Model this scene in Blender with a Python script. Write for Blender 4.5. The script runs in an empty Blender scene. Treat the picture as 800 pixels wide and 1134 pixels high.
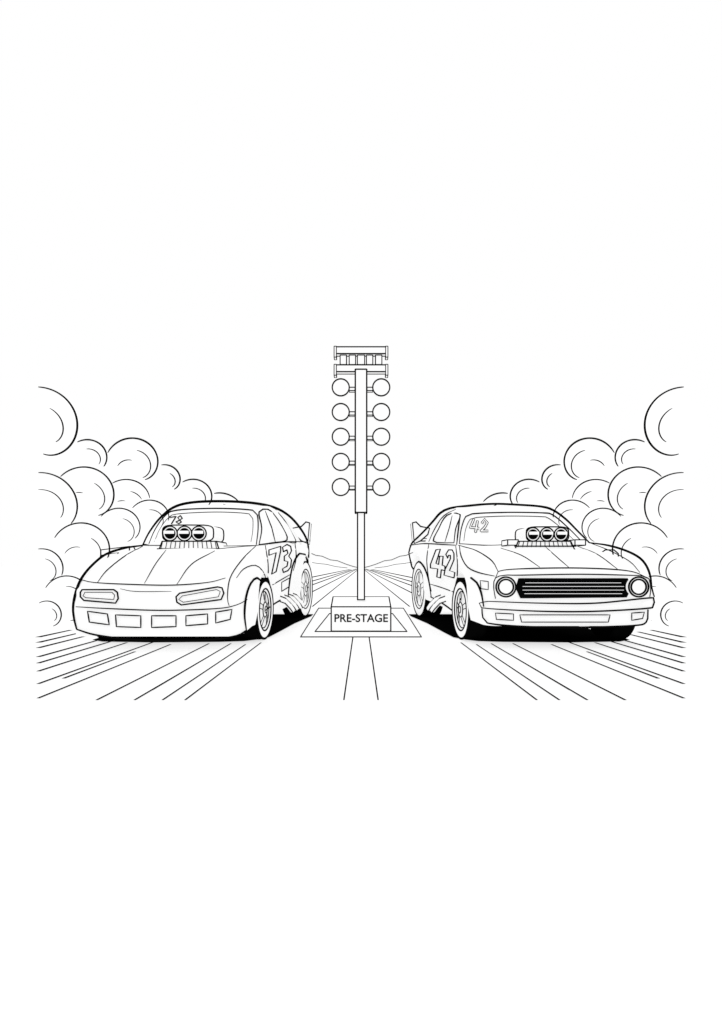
import bpy, bmesh, math
from mathutils import Vector, Matrix
from mathutils.bvhtree import BVHTree
scene=bpy.context.scene
# ---------------- camera ----------------
F=600.0; CX=400.0; HY=628.0; H=0.8
cam_d=bpy.data.cameras.new("camera"); cam=bpy.data.objects.new("camera",cam_d)
scene.collection.objects.link(cam); scene.camera=cam
cam.location=(0,0,H); cam.rotation_euler=(math.pi/2,0,0)
cam_d.sensor_fit='HORIZONTAL'; cam_d.sensor_width=36; cam_d.lens=27.0
cam_d.shift_y=61/800.0; cam_d.clip_end=3000; cam_d.clip_start=0.05
# ---------------- world / light ----------------
w=bpy.data.worlds.new("World"); scene.world=w; w.use_nodes=True
w.node_tree.nodes["Background"].inputs[0].default_value=(1,1,1,1)
w.node_tree.nodes["Background"].inputs[1].default_value=1.0
sd=bpy.data.lights.new("sun",'SUN'); sd.energy=0.6; sd.angle=math.radians(12); sd.color=(1,0.99,0.98)
sun=bpy.data.objects.new("sun",sd); scene.collection.objects.link(sun)
sun.rotation_euler=(math.radians(42),0,math.radians(-6))
scene.view_settings.view_transform='Standard'; scene.view_settings.look='None'; scene.view_settings.exposure=0
# ---------------- materials ----------------
def paper(name,emi=0.64):
    m=bpy.data.materials.new(name); m.use_nodes=True; nt=m.node_tree
    b=nt.nodes["Principled BSDF"]; b.inputs["Roughness"].default_value=0.9
    b.inputs["Specular IOR Level"].default_value=0.0
    n=nt.nodes.new("ShaderNodeTexNoise"); n.inputs["Scale"].default_value=6
    r=nt.nodes.new("ShaderNodeValToRGB"); r.color_ramp.elements[0].color=(.33,.33,.33,1); r.color_ramp.elements[1].color=(.36,.36,.36,1)
    nt.links.new(n.outputs[0],r.inputs[0]); nt.links.new(r.outputs[0],b.inputs["Base Color"])
    b.inputs["Emission Color"].default_value=(1,1,1,1); b.inputs["Emission Strength"].default_value=emi  # emission added to surfaces that are no lamps, lifts shade to flat white
    return m
def dark(name,v=0.003):
    m=bpy.data.materials.new(name); m.use_nodes=True; b=m.node_tree.nodes["Principled BSDF"]
    b.inputs["Base Color"].default_value=(v,v,v,1); b.inputs["Roughness"].default_value=1; b.inputs["Specular IOR Level"].default_value=0
    return m
WHITE=paper("glowing_white_paint",.67); GROUND=paper("glowing_pale_ground",.70); SMOKE=paper("glowing_white_smoke",0.72)
INK=dark("black_line"); RUB_SHADOW=dark("black_rubber_and_shadow",0.002); GREY=dark("grey_line",0.03)  # tyre black also colours the painted shadow under the cars
# ---------------- helpers ----------------
def empty(name,loc):
    e=bpy.data.objects.new(name,None); scene.collection.objects.link(e); e.location=loc; e.empty_display_size=.3
    return e
def attach(o,p):
    if p:
        o.parent=p; o.matrix_parent_inverse=Matrix.Translation(-Vector(p.location))
def mesh_obj(name,verts,faces,mat,parent=None,smooth=False):
    me=bpy.data.meshes.new(name); me.from_pydata([tuple(v) for v in verts],[],faces); me.update()
    bm=bmesh.new(); bm.from_mesh(me); bmesh.ops.recalc_face_normals(bm,faces=bm.faces); bm.to_mesh(me); bm.free()
    me.materials.append(mat)
    for p in me.polygons: p.use_smooth=smooth
    o=bpy.data.objects.new(name,me); scene.collection.objects.link(o); attach(o,parent); return o
def lines(name,spl,mat,parent=None,res=1):
    c=bpy.data.curves.new(name,'CURVE'); c.dimensions='3D'; c.bevel_depth=1.0; c.bevel_resolution=res; c.use_fill_caps=True
    for pts,rad,cyc in spl:
        s=c.splines.new('POLY'); s.points.add(len(pts)-1); s.use_cyclic_u=cyc
        for i,p in enumerate(pts):
            s.points[i].co=(p[0],p[1],p[2],1); s.points[i].radius=rad[i] if isinstance(rad,(list,tuple)) else rad
    c.materials.append(mat); o=bpy.data.objects.new(name,c); scene.collection.objects.link(o); attach(o,parent); return o
def hexa(name,bot,top,mat,parent,ink=0.006,inkname="outline"):
    v=list(bot)+list(top)
    o=mesh_obj(name,v,[(0,1,2,3),(4,5,6,7),(0,1,5,4),(1,2,6,5),(2,3,7,6),(3,0,4,7)],mat,parent)
    if ink:
        E=[(0,1),(1,2),(2,3),(3,0),(4,5),(5,6),(6,7),(7,4),(0,4),(1,5),(2,6),(3,7)]
        lines(name+"_"+inkname,[([v[a],v[b]],ink,False) for a,b in E],INK,parent)
    return o
def box(name,x0,x1,y0,y1,z0,z1,mat,parent,ink=0.006):
    return hexa(name,[(x0,y0,z0),(x1,y0,z0),(x1,y1,z0),(x0,y1,z0)],[(x0,y0,z1),(x1,y0,z1),(x1,y1,z1),(x0,y1,z1)],mat,parent,ink)
def disc(name,c,r,dep,mat,parent,ink=0.006,rings=(1.0,),n=40):
    v=[];f=[]
    for k,y in enumerate((c[1],c[1]+dep)):
        for i in range(n):
            a=2*math.pi*i/n; v.append((c[0]+r*math.cos(a),y,c[2]+r*math.sin(a)))
    f.append(tuple(range(n))); f.append(tuple(range(n,2*n)))
    for i in range(n): j=(i+1)%n; f.append((i,j,n+j,n+i))
    mesh_obj(name,v,f,mat,parent)
    if ink:
        lines(name+"_rim",[([(c[0]+r*q*math.cos(2*math.pi*i/n),c[1]-.003,c[2]+r*q*math.sin(2*math.pi*i/n)) for i in range(n)],ink,True) for q in rings],INK,parent)
def catmull(P,step=4.0,cyc=False):
    if len(P)<3 and not cyc:
        a,b=Vector(P[0]),Vector(P[1]); n=max(2,int((b-a).length/step)); return [a.lerp(b,i/n) for i in range(n+1)]
    Q=[Vector(p) for p in P]; out=[]; n=len(Q); rng=n if cyc else n-1
    for i in range(rng):
        p1=Q[i];p2=Q[(i+1)%n]
        p0=Q[i-1] if (i>0 or cyc) else p1*2-p2
        p3=Q[(i+2)%n] if (i+2<n or cyc) else p2*2-p1
        m=max(1,int((p2-p1).length/step))
        for k in range(m):
            t=k/m
            out.append(0.5*((2*p1)+(p2-p0)*t+(2*p0-5*p1+4*p2-p3)*t*t+(3*p1-p0-3*p2+p3)*t**3))
    if not cyc: out.append(Q[-1])
    return out
def straight(P,step=4.0,cyc=False):
    Q=[Vector(p) for p in P]; out=[]
    if cyc: Q.append(Q[0])
    for a,b in zip(Q,Q[1:]):
        m=max(1,int((b-a).length/step)); out+= [a.lerp(b,k/m) for k in range(m)]
    if not cyc: out.append(Q[-1])
    return out
def ray(u,v): return Vector(((u-CX)/F,1.0,(HY-v)/F))
O=Vector((0,0,H))
zf=lambda v,d:H+(HY-v)*d/F
xf=lambda u,d:(u-CX)*d/F
# ---------------- ground ----------------
mesh_obj("ground",[(-1500,-30,0),(1500,-30,0),(1500,2500,0),(-1500,2500,0)],[(0,1,2,3)],GROUND)
mk=empty("lane_markings",(0,5,0))
def gp(u,v):
    d=F*H/(v-HY); return ((u-CX)*d/F,d)
def strips(name,segs,z,mat,parent):
    V=[];Fc=[]
    for (a,b,w0,w1) in segs:
        A=Vector(gp(*a)); B=Vector(gp(*b)); t=(B-A).normalized(); n=Vector((-t.y,t.x))
        sl=abs(b[1]-a[1])/max(1e-3,math.hypot(b[0]-a[0],b[1]-a[1]))
        def off(p,wp): return wp*p.y/F*0.5/max(sl,0.2)
        k=len(V); oa=off(A,w0); ob=off(B,w1)
        V+=[(A.x+n.x*oa,A.y+n.y*oa,z),(A.x-n.x*oa,A.y-n.y*oa,z),(B.x-n.x*ob,B.y-n.y*ob,z),(B.x+n.x*ob,B.y+n.y*ob,z)]
        Fc.append((k,k+1,k+2,k+3))
    return mesh_obj(name,V,Fc,mat,parent)
def vp_line(ex,ey,sy,w0=1.0,w1=1.6,vx=400,vy=628):
    t=(sy-vy)/(ey-vy); return ((vx+(ex-vx)*t,sy),(ex,ey),w0,w1)
segs=[]
for s in (-1,1):
    def X(x): return x if s<0 else 800-x
    fg=[(205,776,712),(180,776,714),(149,776,713),(168,765,728),(107,776,713),(42,774,714),(70,752,722),(42,758,711),(42,744,712),(42,735,708),
        (42,728,705),(42,718,703),(42,712,700),(42,706,698)]
    for ex,ey,sy in fg: segs.append(vp_line(X(ex),ey,sy))
    for ex,ey,sy in [(343,657,630),(340,650,630),(342,640,630.5),(346,672,631),(300,702,672),(341,645,631)]:
        segs.append(vp_line(X(ex),ey,sy,.6,1.1))
    segs.append(((X(391),706),(X(381),776),1.3,1.6))
strips("lane_lines",segs,0.004,INK,mk)
spl=[]
for R in ([(353,674),(447,674),(467,706),(333,706)],[(365,680),(435,680),(451,700),(349,700)]):
    P=[Vector((*gp(*p),0.006)) for p in R]
    spl.append((P,[.7*p.y/F for p in P],True))
lines("pad_border",spl,INK,mk)
shadows=empty("car_shadows",(0,7,0))  # black ground sheets stand in for the shadow under each car
for s,nm in ((-1,"rubber_patch"),(1,"shadow_patch_b")):
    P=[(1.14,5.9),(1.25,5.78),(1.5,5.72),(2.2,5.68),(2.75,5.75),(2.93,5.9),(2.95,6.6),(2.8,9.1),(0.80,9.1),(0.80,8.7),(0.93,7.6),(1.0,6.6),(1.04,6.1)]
    mesh_obj(nm,[(s*x,y,0.009) for x,y in P],[tuple(range(len(P)))],RUB_SHADOW,shadows)
# ---------------- hills ----------------
hl=empty("hills",(0,300,0))
for s,nm in ((-1,"ridge"),(1,"ridge_b")):
    prof=[(300,606),(325,609),(343,612),(350,615),(357,616),(366,620),(374,621),(384,625),(392,627.5),(399,629)]
    P=[]
    for u,v in prof:
        uu=u if s<0 else 800-u; P.append(O+ray(uu,v)*300)
    n=len(P)
    V=P+[Vector((p.x,300,-1)) for p in P]+[Vector((p.x*1.1,360,-1)) for p in P]
    Fc=[(i,i+1,n+i+1,n+i) for i in range(n-1)]+[(i,i+1,2*n+i+1,2*n+i) for i in range(n-1)]
    mesh_obj(nm,V,Fc,WHITE,hl)
    lines(nm+"_crest",[([p+Vector((0,-.5,0)) for p in P],.22,False)],INK,hl)
    Q=[(340,622),(352,624),(362,625),(372,627.5),(385,629)]
    lines(nm+"_foothill",[([O+ray(u if s<0 else 800-u,v)*290 for u,v in Q],.18,False)],GREY,hl)
# ---------------- smoke ----------------
def cd(x):
    t=min(1,max(0,(x-90)/100)); return 7.1+3.6*t
# billows, front-most first: centre, radius, start/end angle of drawn edge, weight, curl
PUFF=[(52,682,17,190,-60,1.5,.2),(74,664,27,150,-80,1.6,.1),(46,632,25,110,-60,1.6,.3),(90,612,34,150,-45,1.8,.25),(44,566,44,95,-45,1.9,.3),(132,588,26,140,-25,1.6,.25),
(93,552,36,140,-50,1.9,.3),(166,578,25,140,0,1.6,.2),(140,560,30,130,-20,1.7,.3),
(40,474,47,90,-75,2.2,.35),(97,510,24,160,-20,2.0,.2),(147,515,31,176,-50,2.2,.3),(182,533,19,130,-40,2.0,.25),(214,553,23,140,-20,2.0,.2),(243,573,28,138,40,2.0,0)]
for s in (-1,1):
    sm=empty("smoke_cloud",(s*5,8,0))
    spl=[]; V=[];Fc=[]
    def add(cx,cy,r,a0,a1,wp,curl,front):
        run=[]; n=max(8,int(abs(a1-a0)*r/57.3/2.5)); runs=[]
        for i in range(n+1):
            t=i/n; rr=r*(1-curl*t**4)
            a=math.radians(a0+(a1-a0)*t); u=cx+rr*math.cos(a); v=cy-rr*.97*math.sin(a)
            ok=u>=41.5 and v<698 and all((u-q[0])**2+(v-q[1])**2>(q[2]-.3)**2 for q in front)
            if ok: run.append((u,v))
            else:
                if len(run)>2: runs.append(run)
                run=[]
        if len(run)>2: runs.append(run)
        for run in runs:
            m=len(run)-1; pts=[];rad=[]
            for i,(u,v) in enumerate(run):
                d=cd(u); p=O+ray(u,v)*d; p.x*=1 if s<0 else -1
                pts.append(p); rad.append(wp*.5*d/F*(0.45+0.55*math.sin(math.pi*i/m)**.4 if 0<i<m else .45))
            spl.append((pts,rad,False))
    for idx,(cx,cy,r,a0,a1,wp,curl) in enumerate(PUFF):
        add(cx,cy,r,a0,a1,wp,curl,PUFF[:idx])
        add(cx+r*.02,cy+r*.08,r*.64,(62,95,78)[idx%3],(-30,-10,-48)[idx%3],wp*.7,.2,PUFF[:idx])
        if r>29: add(cx-r*.15,cy+r*.25,r*.45,150,75,wp*.6,0,PUFF[:idx])
        dd=cd(cx+r)+.08; R=min(r*.93*dd/F,.9)
        c=O+ray(max(cx,44),cy)*(dd); c.y=dd+.6*R; c.x*=1 if s<0 else -1
        bm=bmesh.new(); bmesh.ops.create_icosphere(bm,subdivisions=3,radius=1)
        k=len(V)
        for vv in bm.verts: V.append((c.x+vv.co.x*R,c.y+vv.co.y*R*.6,max(0.012,c.z+vv.co.z*R)))
        for ff in bm.faces: Fc.append(tuple(k+q.index for q in ff.verts))
        bm.free()
    mesh_obj("billows",V,Fc,SMOKE,sm,True)
    lines("billow_outlines",spl,INK,sm)
# ---------------- starting light ----------------
T=empty("drag_race_starting_light",(0,7,0)); D=7.1; k=D/F
def zz(v,d=D): return H+(HY-v)*d/F
d0=6.76;d1=7.4
zt0=zz(672,d0); zt1=zz(661,d1)
hexa("base_box",[(-.372,d0,0.0),(.372,d0,0.0),(.372,d1,0.0),(-.372,d1,0.0)],
     [(-.372,d0,zt0),(.372,d0,zt0),(.382,d1,zt1),(-.382,d1,zt1)],WHITE,T,.0085)
box("lower_pole",-.045,.045,D-.04,D+.04,zz(664),zz(568),WHITE,T,.009)
box("light_mast",-.074,.074,D-.07,D+.06,zz(568),zz(411),WHITE,T,.010)
for i,v in enumerate((431.5,458.5,485.5,513,540.5)):
    for s in (-1,1):
        z=zz(v)
        disc(f"lamp_{i}_{s}",(s*.262,D-.09,z),.110,.12,WHITE,T,.010)
        xa,xb=sorted((s*.078,s*.155))
        box(f"bracket_{i}_{s}",xa,xb,D-.03,D+.03,z-.022,z+.022,WHITE,T,.0075)
dt=D-.06
box("top_beam",-.34,.34,dt,D+.02,zz(391.5,dt),zz(384,dt),WHITE,T,.009)
box("bottom_beam",-.33,.33,dt,D+.02,zz(411.5,dt),zz(404,dt),WHITE,T,.009)
for i,(a,b) in enumerate(((-23,-16),(-13,-6),(-4,4),(6,13),(16,23))):
    box(f"top_lamp_{i}",a*k,b*k,dt+.02,D,zz(403,dt),zz(392.5,dt),WHITE,T,.007)
for s in (-1,1):
    for (v0,v1) in ((396,384),(416,404)):
        box(f"beam_end_{s}",min(s*27*k,s*29.5*k),max(s*27*k,s*29.5*k),dt-.02,D+.01,zz(v0,dt),zz(v1,dt),WHITE,T,.006)
tc=bpy.data.curves.new("label",'FONT'); tc.body="PRE-STAGE"; tc.size=.138; tc.align_x='CENTER'; tc.align_y='CENTER'; tc.extrude=.001; tc.offset=.0026
to=bpy.data.objects.new("label",tc); scene.collection.objects.link(to); to.location=(0,d0-.006,zz(685,d0)); to.rotation_euler=(math.pi/2,0,0)
tc.materials.append(INK); attach(to,T)
# ---------------- cars ----------------
def interp(tab,x):
    if x<=tab[0][0]: return tab[0][1]
    for (a,b),(c,d) in zip(tab,tab[1:]):
        if x<=c:
            t=(x-a)/(c-a); return b+(d-b)*t
    return tab[-1][1]
def wheel(name,c,r,wd,yaw,parent,out):
    Rz=Matrix.Rotation(yaw,3,'Z'); c=Vector(c); N=48
    def L(x,rr,a): return c+Rz@Vector((x,rr*math.cos(a),rr*math.sin(a)))
    def lathe(nm,prof,mat):
        V=[];Fc=[];m=len(prof)
        for i in range(N):
            a=2*math.pi*i/N
            for x,rr in prof: V.append(L(x,rr,a))
        for i in range(N):
            j=(i+1)%N
            for q in range(m-1): Fc.append((i*m+q,i*m+q+1,j*m+q+1,j*m+q))
        return mesh_obj(nm,V,Fc,mat,parent,True)
    h=wd/2
    lathe(name+"_tread",[(-h+.01,r*.9),(-h+.015,r*.985),(-h+.05,r),(h-.05,r),(h-.015,r*.985),(h-.01,r*.9)],RUB_SHADOW)
    lathe(name+"_inner_side",[(-out*(h-.01),r*.93),(-out*(h-.04),r*.5),(-out*(h-.04),.001)],RUB_SHADOW)
    s=out
    lathe(name+"_sidewall",[(s*(h),r*.95),(s*(h+.012),r*.85),(s*h,r*.68),(s*(h-.02),r*.64),(s*(h-.03),r*.4),(s*(h+.0),r*.22),(s*(h+.01),r*.001)],WHITE)
    sp=[]
    for q,wq,xo in ((.965,.014,0),(.70,.009,.004),(.61,.006,-.012),(.25,.006,.003),(.12,.005,.012)):
        sp.append(([L(s*(h+xo),r*q,2*math.pi*i/N) for i in range(N)],wq,True))
    for i in range(5):
        for o_ in (-.16,.16):
            a=2*math.pi*i/5+.3; sp.append(([L(s*(h+.006),r*.26,a+o_*1.6),L(s*(h-.008),r*.6,a+o_)],.0045,False))
    lines(name+"_rings",sp,INK,parent)
def build_car(s,cx0,hood,bottom,tr,digits,name,roofz,hwtab,side_numbers):
    car=empty(name,(s*2,7,0))
    cxf=lambda d: s*(cx0-.045*(d-5.15))
    st=[5.15,5.17,5.2,5.25,5.3]+[5.35+.05*i for i in range(84)]+[9.6,9.66]
    fw=(6.0,.40); rw=(8.72,.53)
    V=[];Fc=[]
    def sec(d):
        hw=interp(hwtab,d); zt=interp(hood,d); zb=interp(bottom,d)
        for (c,r),zc in ((fw,.33),(rw,.45)):
            q=r*r-(d-c)**2
            if q>0: zb=max(zb,min(zc+math.sqrt(q),zt-.12))
        zm=zb+(zt-zb)*.45
        pts=[(-hw*.96,zb),(-hw*.99,zb+(zt-zb)*.2),(-hw,zm),(-hw*.99,zb+(zt-zb)*.72),(-hw*.95,zt-.055),(-hw*.88,zt-.015),(-hw*.7,zt),(-hw*.35,zt+.02),(0,zt+.03)]
        pts+= [(-x,z) for x,z in reversed(pts[:-1])]
        c=cxf(d); return [(c+x,d,z) for x,z in pts]
    m=17
    for d in st: V+=sec(d)
    n=len(st)
    for i in range(n-1):
        for j in range(m-1): Fc.append((i*m+j,i*m+j+1,(i+1)*m+j+1,(i+1)*m+j))
    Fc.append(tuple(range(m))); Fc.append(tuple((n-1)*m+j for j in range(m)))
    mesh_obj("body",V,Fc,WHITE,car,False)
    allv=[Vector(v) for v in V]; allf=list(Fc)
    gst=[(6.65,1.04,1.06,.74,.72),(6.9,1.05,1.26,.77,.70),(7.2,1.06,1.50,.79,.66),(7.4,1.07,roofz-.05,.80,.62),(7.6,1.08,roofz,.80,.60),(8.2,1.1,roofz,.80,.60),(8.6,1.12,roofz-.06,.80,.60),(9.0,1.15,1.5,.78,.62),(9.45,1.18,1.28,.74,.64)]
    V=[];Fc=[]
    for d,zb,zt,hb,hr in gst:
        c=cxf(d); P=[(-hb,zb-.1),(-hb,zb),(-hr-.02,zt-.05 if zt-.05>zb else zb+.005),(-hr+.06,zt),(0,zt+.02)]; P+=[(-x,z) for x,z in reversed(P[:-1])]
        V+=[(c+x,d,z) for x,z in P]
    m2=9;n2=len(gst)
    for i in range(n2-1):
        for j in range(m2-1): Fc.append((i*m2+j,i*m2+j+1,(i+1)*m2+j+1,(i+1)*m2+j))
    Fc.append(tuple(range(m2))); Fc.append(tuple((n2-1)*m2+j for j in range(m2)))
    mesh_obj("cabin",V,Fc,WHITE,car,False)
    kk=len(allv); allv+=[Vector(v) for v in V]; allf+=[tuple(kk+q for q in f) for f in Fc]
    bvh=BVHTree.FromPolygons(allv,allf)
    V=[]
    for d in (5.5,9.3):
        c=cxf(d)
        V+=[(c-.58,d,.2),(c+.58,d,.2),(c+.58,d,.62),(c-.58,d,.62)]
    mesh_obj("underbody",V,[(0,1,2,3),(4,5,6,7),(0,1,5,4),(1,2,6,5),(2,3,7,6),(3,0,4,7)],RUB_SHADOW,car)
    def depth(u,v):
        r=ray(u,v); hit=bvh.ray_cast(O,r)
        if hit[0] is not None: return hit[0].y
        best=(9,6)
        for i in range(100):
            d=5.0+i*.05; q=bvh.find_nearest(O+r*d)
            if q[3]<best[0]: best=(q[3],d)
        return best[1]
    def place(P,off):
        ds=[depth(p[0],p[1]) for p in P]; out=[];n=len(ds)
        for i,p in enumerate(P):
            a=ds[max(0,i-1):i+2]; d=min(sum(a)/len(a),ds[i])-off
            out.append(O+ray(p[0],p[1])*d)
        return out
    def stroke(P,wp,off,kind,cyc,taper=True):
        Q=catmull(P,4,cyc) if kind=='c' else straight(P,4,cyc)
        W=place(Q,off+wp*.5*5.5/F); n=len(W)
        return (W,[wp*.5*p.y/F*(1 if (cyc or not taper) else (0.6+.4*min(1,4*min(i,n-1-i)/n))) for i,p in enumerate(W)],cyc)
    lines("body_lines",[stroke(P,wp,.012,kd,cy) for (wp,kd,cy,P) in tr],INK,car)
    lines("number_border",[stroke(P,wp,.012,kd,False,False) for (wp,wi,kd,P) in digits],INK,car)
    lines("number_fill",[stroke(P,wi,.012+(wp+.6)*.5*7.5/F+.03,kd,False,False) for (wp,wi,kd,P) in digits if wi>0],WHITE,car)
    # door numbers: outlines lying on the flat of the door, both sides of the car
    hwn=.915; sp=[]
    for P in side_numbers:
        W=[]
        for u,v in P:
            d=s*(cx0+.045*5.15-hwn)/((u-CX)/F+s*.045); W.append(O+ray(u,v)*d)
        sp.append((W,[.8*p.y/F for p in W],True))
        sp.append(([Vector((2*cxf(p.y)-p.x,p.y,p.z)) for p in W],[.8*p.y/F for p in W],True))
    lines("door_number",sp,INK,car)
    yaw=math.radians(6)*s
    for sd_,nm in ((-1,"inner"),(1,"outer")):
        c=cxf(6.0)+s*sd_*(.85-.11 if sd_<0 else .80); wheel("front_wheel_"+nm,(c,6.0,.33),.33,.22,yaw,car,s*sd_)
        c=cxf(8.72)+s*sd_*(.93-.18); wheel("rear_wheel_"+nm,(c,8.72,.45),.45,.30,math.radians(9)*s if sd_<0 else 0,car,s*sd_)
    return car,cxf
hwt=[(5.15,.75),(5.17,.79),(5.2,.82),(5.25,.84),(5.6,.87),(6,.88),(7,.88),(8,.91),(8.7,.96),(9.3,.93),(9.66,.86)]
TR_R=[
(2.8,'c',False,[(453,612),(456,602),(463,595),(471,587),(480,577),(488,568),(498,563),(515,560.5),(545,558),(575,559),(600,561),(613,565),(627,575),(640,588),(653,601)]),
(2.6,'c',False,[(653,601),(674,604),(694,610),(709,618),(717,628),(721,640),(722,650),(725,661)]),
(2.0,'c',False,[(541,666),(600,668),(660,668),(724,662),(725,667),(723,673),(660,677),(600,677),(541,674),(533,672),(531,668),(541,666)]),
(2.6,'c',False,[(534,674),(535,684),(540,690),(580,694),(640,695),(700,693),(716,689),(718,675)]),
(1.4,'s',True,[(549,679),(569,680),(569,687),(550,686)]),
(1.3,'s',True,[(576,681),(676,681),(674,689),(578,689)]),
(1.4,'s',True,[(700,679),(714,678),(712,685),(700,687)]),
(1.7,'c',False,[(549,663),(547,650),(549,640),(560,637),(576,637),(640,636),(694,637),(712,638),(719,641),(721,652),(720,661)]),
(1.6,'c',False,[(549,640),(552,633),(575,630),(640,629),(695,632),(718,640)]),
(1.7,'s',True,[(575,641),(695,641),(699,651),(694,661),(577,662),(572,651)]),
(1.4,'c',False,[(509,604),(528,610),(545,621),(552,633)]),
(1.1,'c',False,[(653,601),(676,610),(698,622),(709,634)]),
(1.1,'c',False,[(555,607),(578,615),(598,628)]),
(1.1,'c',False,[(605,606),(616,616),(630,628)]),
(1.1,'c',False,[(640,605),(662,614),(684,630)]),
(2.4,'c',False,[(510,664),(510,652),(515,643),(522,640),(528,645),(533,656),(536,672)]),
(1.5,'c',False,[(509,604),(511,616),(518,628),(530,634),(548,638)]),
(1.2,'s',True,[(532,643),(541,644),(541,653),(533,652)]),
(1.4,'c',False,[(454,604),(470,602),(490,603),(509,604)]),
(1.4,'c',False,[(505,605),(507,625),(506,650),(508,668)]),
(1.4,'c',False,[(475,603),(473,620),(475,640),(478,655)]),
(1.2,'c',False,[(477,647),(490,651),(506,657)]),
(1.9,'c',False,[(477,661),(490,668),(509,682)]),
(2.4,'c',False,[(453,612),(455,622),(458,630),(464,622),(470,628),(475,642),(478,662)]),
(1.7,'c',False,[(509,602),(511,586),(516,572),(523,569),(560,567.5),(600,568),(612,570),(628,583),(646,601)]),
(1.0,'c',False,[(514,599),(516,586),(521,575),(528,573),(560,571.5),(598,572),(608,574),(622,585),(637,599)]),
(1.5,'c',False,[(509,602),(545,604),(580,602),(646,601)]),
(1.6,'c',False,[(503,601),(505,585),(510,570),(499,569),(492,574),(486,586),(480,599),(490,601),(503,601)]),
(1.3,'s',False,[(493,600),(498,584),(501,571)]),
(1.3,'c',False,[(475,600),(482,585),(492,571),(505,564)]),
(1.7,'c',False,[(510,570),(508,585),(506,603)]),
]
SN_R=[[(483,609),(488,608),(483,624),(486,625),(487,616),(491,616),(490,626),(493,627),(493,632),(489,631),(488,640),(484,639),(485,630),(477,629),(477,625)],
[(494,614),(497,609),(501,609),(503,613),(503,620),(498,632),(504,634),(503,640),(492,637),(493,631),(499,619),(499,615),(497,615),(496,618)]]
DG_R=[(3.2,1.3,'s',[(525,575),(521,584),(531,585)]),(3.2,1.3,'s',[(529,577),(527,589)]),(3.2,1.3,'c',[(534,579),(537,575),(540,579),(537,584),(533,588)]),(3.2,1.3,'s',[(533,588),(541,588)])]
TR_L=[
(3.0,'c',False,[(85,697),(82,685),(81,672),(84,656),(90,641),(101,627),(117,614),(138,607),(158,604)]),
(3.0,'c',False,[(158,604),(165,590),(177,574),(192,562),(212,556.5),(245,555),(280,557),(304,562),(320,571),(332,584),(340,598),(342,612),(341,625)]),
(2.8,'c',False,[(85,697),(105,703),(140,708),(180,710),(230,709),(262,704),(273,698)]),
(1.7,'c',False,[(84,672),(120,674),(180,676),(240,674),(262,670),(274,664)]),
(1.6,'c',False,[(90,642),(104,645),(140,647),(190,648),(230,645),(250,640)]),
(1.0,'c',False,[(133,652),(150,655),(190,655)]),
(1.9,'s',True,[(91,653),(126,653),(130,656),(131,663),(128,668),(93,665),(89,661),(89,656)]),
(1.0,'s',True,[(94,656),(124,656),(127,659),(126,664),(95,662),(92,660)]),
(1.9,'s',True,[(199,657),(241,650),(246,651),(248,657),(245,664),(201,670),(196,667),(195,661)]),
(1.0,'s',True,[(202,660),(240,653),(244,655),(242,661),(203,667),(198,664)]),
(1.6,'s',True,[(97,677),(119,680),(121,692),(99,689)]),
(1.6,'s',True,[(128,681),(156,682),(156,695),(129,694)]),
(1.6,'s',True,[(168,682),(195,682),(195,694),(168,695)]),
(1.6,'s',True,[(206,682),(230,680),(230,691),(206,693)]),
(1.6,'s',True,[(239,678),(257,675),(255,686),(239,690)]),
(1.3,'c',False,[(158,605),(138,616),(118,632),(108,645)]),
(1.2,'c',False,[(184,609),(172,625),(160,646)]),
(1.2,'c',False,[(238,610),(212,625),(196,647)]),
(1.3,'c',False,[(240,608),(262,606),(284,604)]),
(1.4,'c',False,[(284,604),(268,620),(255,640),(252,662),(254,671)]),
(2.6,'c',False,[(273,698),(271,680),(273,660),(278,646),(285,640),(291,648),(293,664)]),
(1.3,'c',False,[(262,640),(270,630),(283,626),(292,634),(296,646)]),
(1.7,'c',False,[(165,602),(172,586),(183,571),(196,565),(240,563),(280,565),(285,570),(286,585),(284,603)]),
(1.0,'c',False,[(171,600),(177,586),(187,573),(198,569),(240,567),(276,569),(280,574),(280,588),(278,600)]),
(1.5,'c',False,[(158,604),(180,604),(240,605),(284,604)]),
(1.7,'c',False,[(287,603),(290,585),(287,567),(297,564),(306,573),(314,586),(318,598),(302,601),(287,603)]),
(1.3,'s',False,[(305,600),(301,584),(294,566)]),
(1.4,'c',False,[(305,564),(315,576),(323,590),(328,601),(318,600)]),
(1.4,'c',False,[(284,604),(300,602),(318,600),(340,600)]),
(1.4,'c',False,[(294,604),(297,625),(297,648),(296,664)]),
(1.4,'c',False,[(327,602),(328,618),(325,632)]),
(1.2,'c',False,[(298,650),(310,643),(322,636)]),
(1.2,'s',True,[(312,645),(321,640),(320,650),(312,655)]),
(2.4,'c',False,[(341,625),(338,614),(332,613),(325,624),(321,642),(319,662)]),
(1.9,'c',False,[(294,676),(305,668),(319,660)]),
]
SN_L=[[(298,609),(311,605),(311,610),(306,633),(301,636),(306,612),(298,615)],
[(313,606),(318,603),(322,605),(323,610),(320,616),(323,620),(322,628),(319,632),(314,634),(313,630),(318,627),(319,622),(315,621),(315,616),(319,613),(318,609),(314,611)]]
DG_L=[(1.5,0,'s',[(188,573),(195,572),(190,580)]),(1.5,0,'c',[(200,571),(197,573),(199,576),(202,574),(200,571)]),(1.5,0,'c',[(199,576),(195,578),(198,580),(201,578),(199,576)])]
hood_r=[(5.15,.73),(5.25,.78),(5.5,.86),(5.8,.94),(6.2,1.0),(6.65,1.05),(7.5,1.08),(8.5,1.15),(9.66,1.2)]
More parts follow.
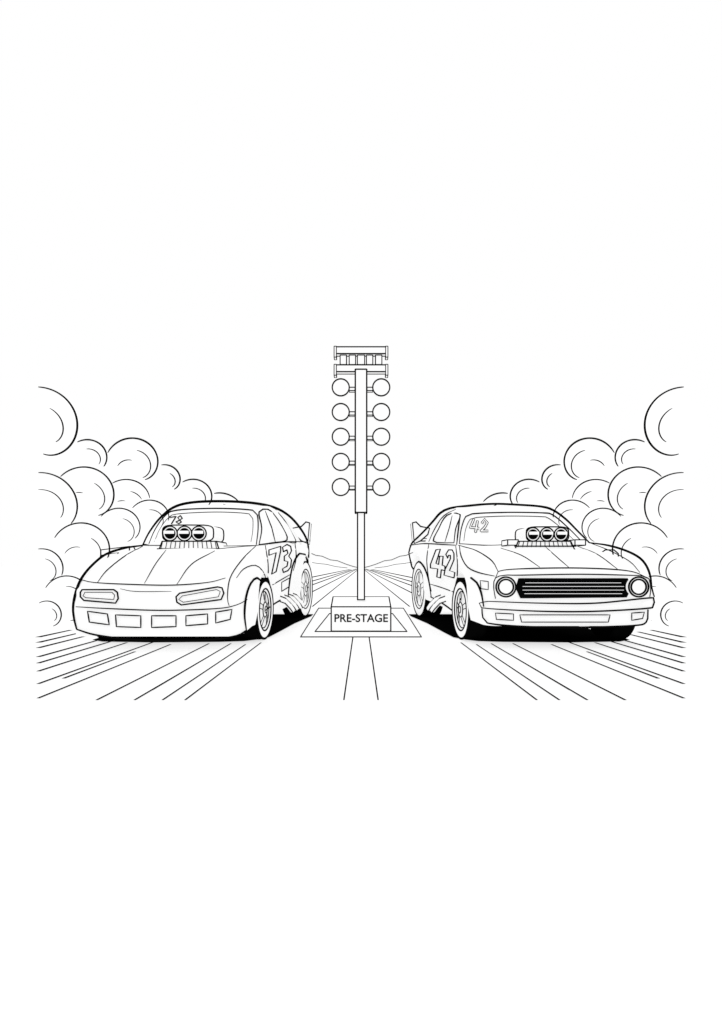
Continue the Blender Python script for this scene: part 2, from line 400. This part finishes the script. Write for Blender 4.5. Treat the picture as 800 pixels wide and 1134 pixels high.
hood_l=[(5.15,.58),(5.2,.63),(5.3,.70),(5.5,.82),(5.8,.93),(6.2,1.0),(6.65,1.05),(7.5,1.08),(8.5,1.15),(9.66,1.2)]
carL,cL=build_car(-1,1.95,hood_l,[(5.15,.14),(5.5,.2),(9.66,.35)],TR_L,DG_L,"drag_car",1.66,hwt,SN_L)
carR,cR=build_car(1,1.99,hood_r,[(5.15,.24),(5.5,.25),(9.66,.35)],TR_R,DG_R,"drag_car",1.64,hwt,SN_R)
d=5.125
P=[(575,641),(695,641),(699,651),(694,661),(577,662),(572,651)]
fr=[(xf(u,d),d,zf(v,d)) for u,v in P]; bk=[(x,y+.05,z) for x,y,z in fr]
mesh_obj("grille_opening",fr+bk,[tuple(range(6)),tuple(range(6,12))]+[(i,(i+1)%6,6+(i+1)%6,6+i) for i in range(6)],RUB_SHADOW,carR)
sp=[]
for v,ins in ((645.5,5),(649.5,2),(653.5,2),(657.5,4)):
    sp.append(([(xf(577+ins,d),d-.004,zf(v,d)),(xf(693-ins,d),d-.004,zf(v,d))],.0025,False))
lines("grille_bars",sp,WHITE,carR)
for u in (560.5,707.5):
    disc("headlamp",(xf(u,5.07),5.07,zf(650,5.07)),.092,.1,WHITE,carR,.009,(1.0,.76))
def blower(car,u0,u1,v0,v1,d,cu,r,fu0,fu1,fv):
    x0,x1=xf(u0,d),xf(u1,d); z0,z1=zf(v1,d),zf(v0,d)
    n=24;hx=(x1-x0)/2;hz=(z1-z0)/2;cx=(x0+x1)/2;cz=(z0+z1)/2
    def ring(y,sc):
        L=[]
        for i in range(n):
            a=2*math.pi*i/n; c_,s_=math.cos(a),math.sin(a)
            L.append((cx+hx*sc*math.copysign(abs(c_)**.35,c_),y,cz+hz*sc*math.copysign(abs(s_)**.5,s_)))
        return L
    R=[ring(d,.94),ring(d+.03,1),ring(d+.38,1.0),ring(d+.42,.9)]
    V=sum(R,[]);Fc=[tuple(range(n)),tuple(range(3*n,4*n))]
    for k_ in range(3):
        for i in range(n): j=(i+1)%n; Fc.append((k_*n+i,k_*n+j,k_*n+n+j,k_*n+n+i))
    mesh_obj("blower_scoop",V,Fc,WHITE,car)
    lines("blower_scoop_outline",[(ring(d-.004,.96),.008,True),(ring(d+.38,1.02),.009,True)],INK,car)
    for u in cu:
        zc=cz-.005
        disc("intake",(xf(u,d-.03),d-.03,zc),r,.03,WHITE,car,.0085)
        disc("intake_throat",(xf(u,d-.03),d-.036,zc),r*.76,.004,RUB_SHADOW,car,0)
        box("intake_flap",xf(u,d)-r*.72,xf(u,d)+r*.72,d-.046,d-.04,zc-.003,zc+.03,WHITE,car,0)
    fx0,fx1=xf(fu0,d),xf(fu1,d); zt=z0+.005; zb=zf(fv,d)
    hexa("blower_manifold",[(fx0-.03,d-.02,zb-.06),(fx1+.03,d-.02,zb-.06),(fx1+.03,d+.45,zb-.06),(fx0-.03,d+.45,zb-.06)],
         [(fx0+.02,d-.01,zt),(fx1-.02,d-.01,zt),(fx1-.02,d+.42,zt),(fx0+.02,d+.42,zt)],WHITE,car,.008)
    m=12
    lines("manifold_fins",[([(fx0+.03+(fx1-fx0-.06)*i/m,d-.024,zt-.008),(fx0+.01+(fx1-fx0-.02)*i/m,d-.03,zb-.01)],.005,False) for i in range(m+1)],INK,car)
    lines("manifold_base",[([(fx0-.03,d-.03,zb),(fx1+.03,d-.03,zb)],.009,False)],INK,car)
blower(carL,179,238,581,600,6.15,(188.5,204.5,220.5),.082,178,242,608)
blower(carR,582,631,583,600,6.15,(590.5,606,621.5),.076,572,634,605)
for u in (567,641):
    x=xf(u,6.2); box("valve_cover",x-.06,x+.06,6.15,6.4,zf(604,6.2),zf(598,6.2),WHITE,carR,.007)
def fins(car,s,cf):
    d=9.3; c=cf(d)
    prof=[(457,579),(461,578),(466,583),(476,585),(474,592),(466,599),(459,602)]
    for mir in (False,True):
        f0=[]
        for u,v in prof:
            x=xf(u,d)*s
            if mir: x=2*c-x
            f0.append((x,d,zf(v,d)))
        n=len(f0); bk=[(x,y+.3,z) for x,y,z in f0]
        mesh_obj("spoiler_fin",f0+bk,[tuple(range(n)),tuple(range(n,2*n))]+[(i,(i+1)%n,n+(i+1)%n,n+i) for i in range(n)],WHITE,car)
        lines("spoiler_fin_edge",[(f0,.014,True),(bk,.012,True)],INK,car)
    box("spoiler_blade",c-.85,c+.85,9.5,9.68,1.26,1.30,WHITE,car,.008)
fins(carL,-1,cL); fins(carR,1,cR)
for s,car,cf in ((-1,carL,cL),(1,carR,cR)):
    n=4 if s<0 else 2
    for i in range(n):
        y=6.75+i*.28; x=cf(y)-s*.82
        P=[Vector((x,y,.42)),Vector((x-s*.1,y+.03,.38)),Vector((x-s*.15,y+.15,.30)),Vector((x-s*.16,y+.32,.24))]
        lines("header_pipe",[(P,.034,False)],WHITE,car,3)
        for off in (-.034,.034):
            lines("header_pipe_line",[([p+Vector((-s*.012,-.02,off)) for p in P],.008,False)],INK,car)
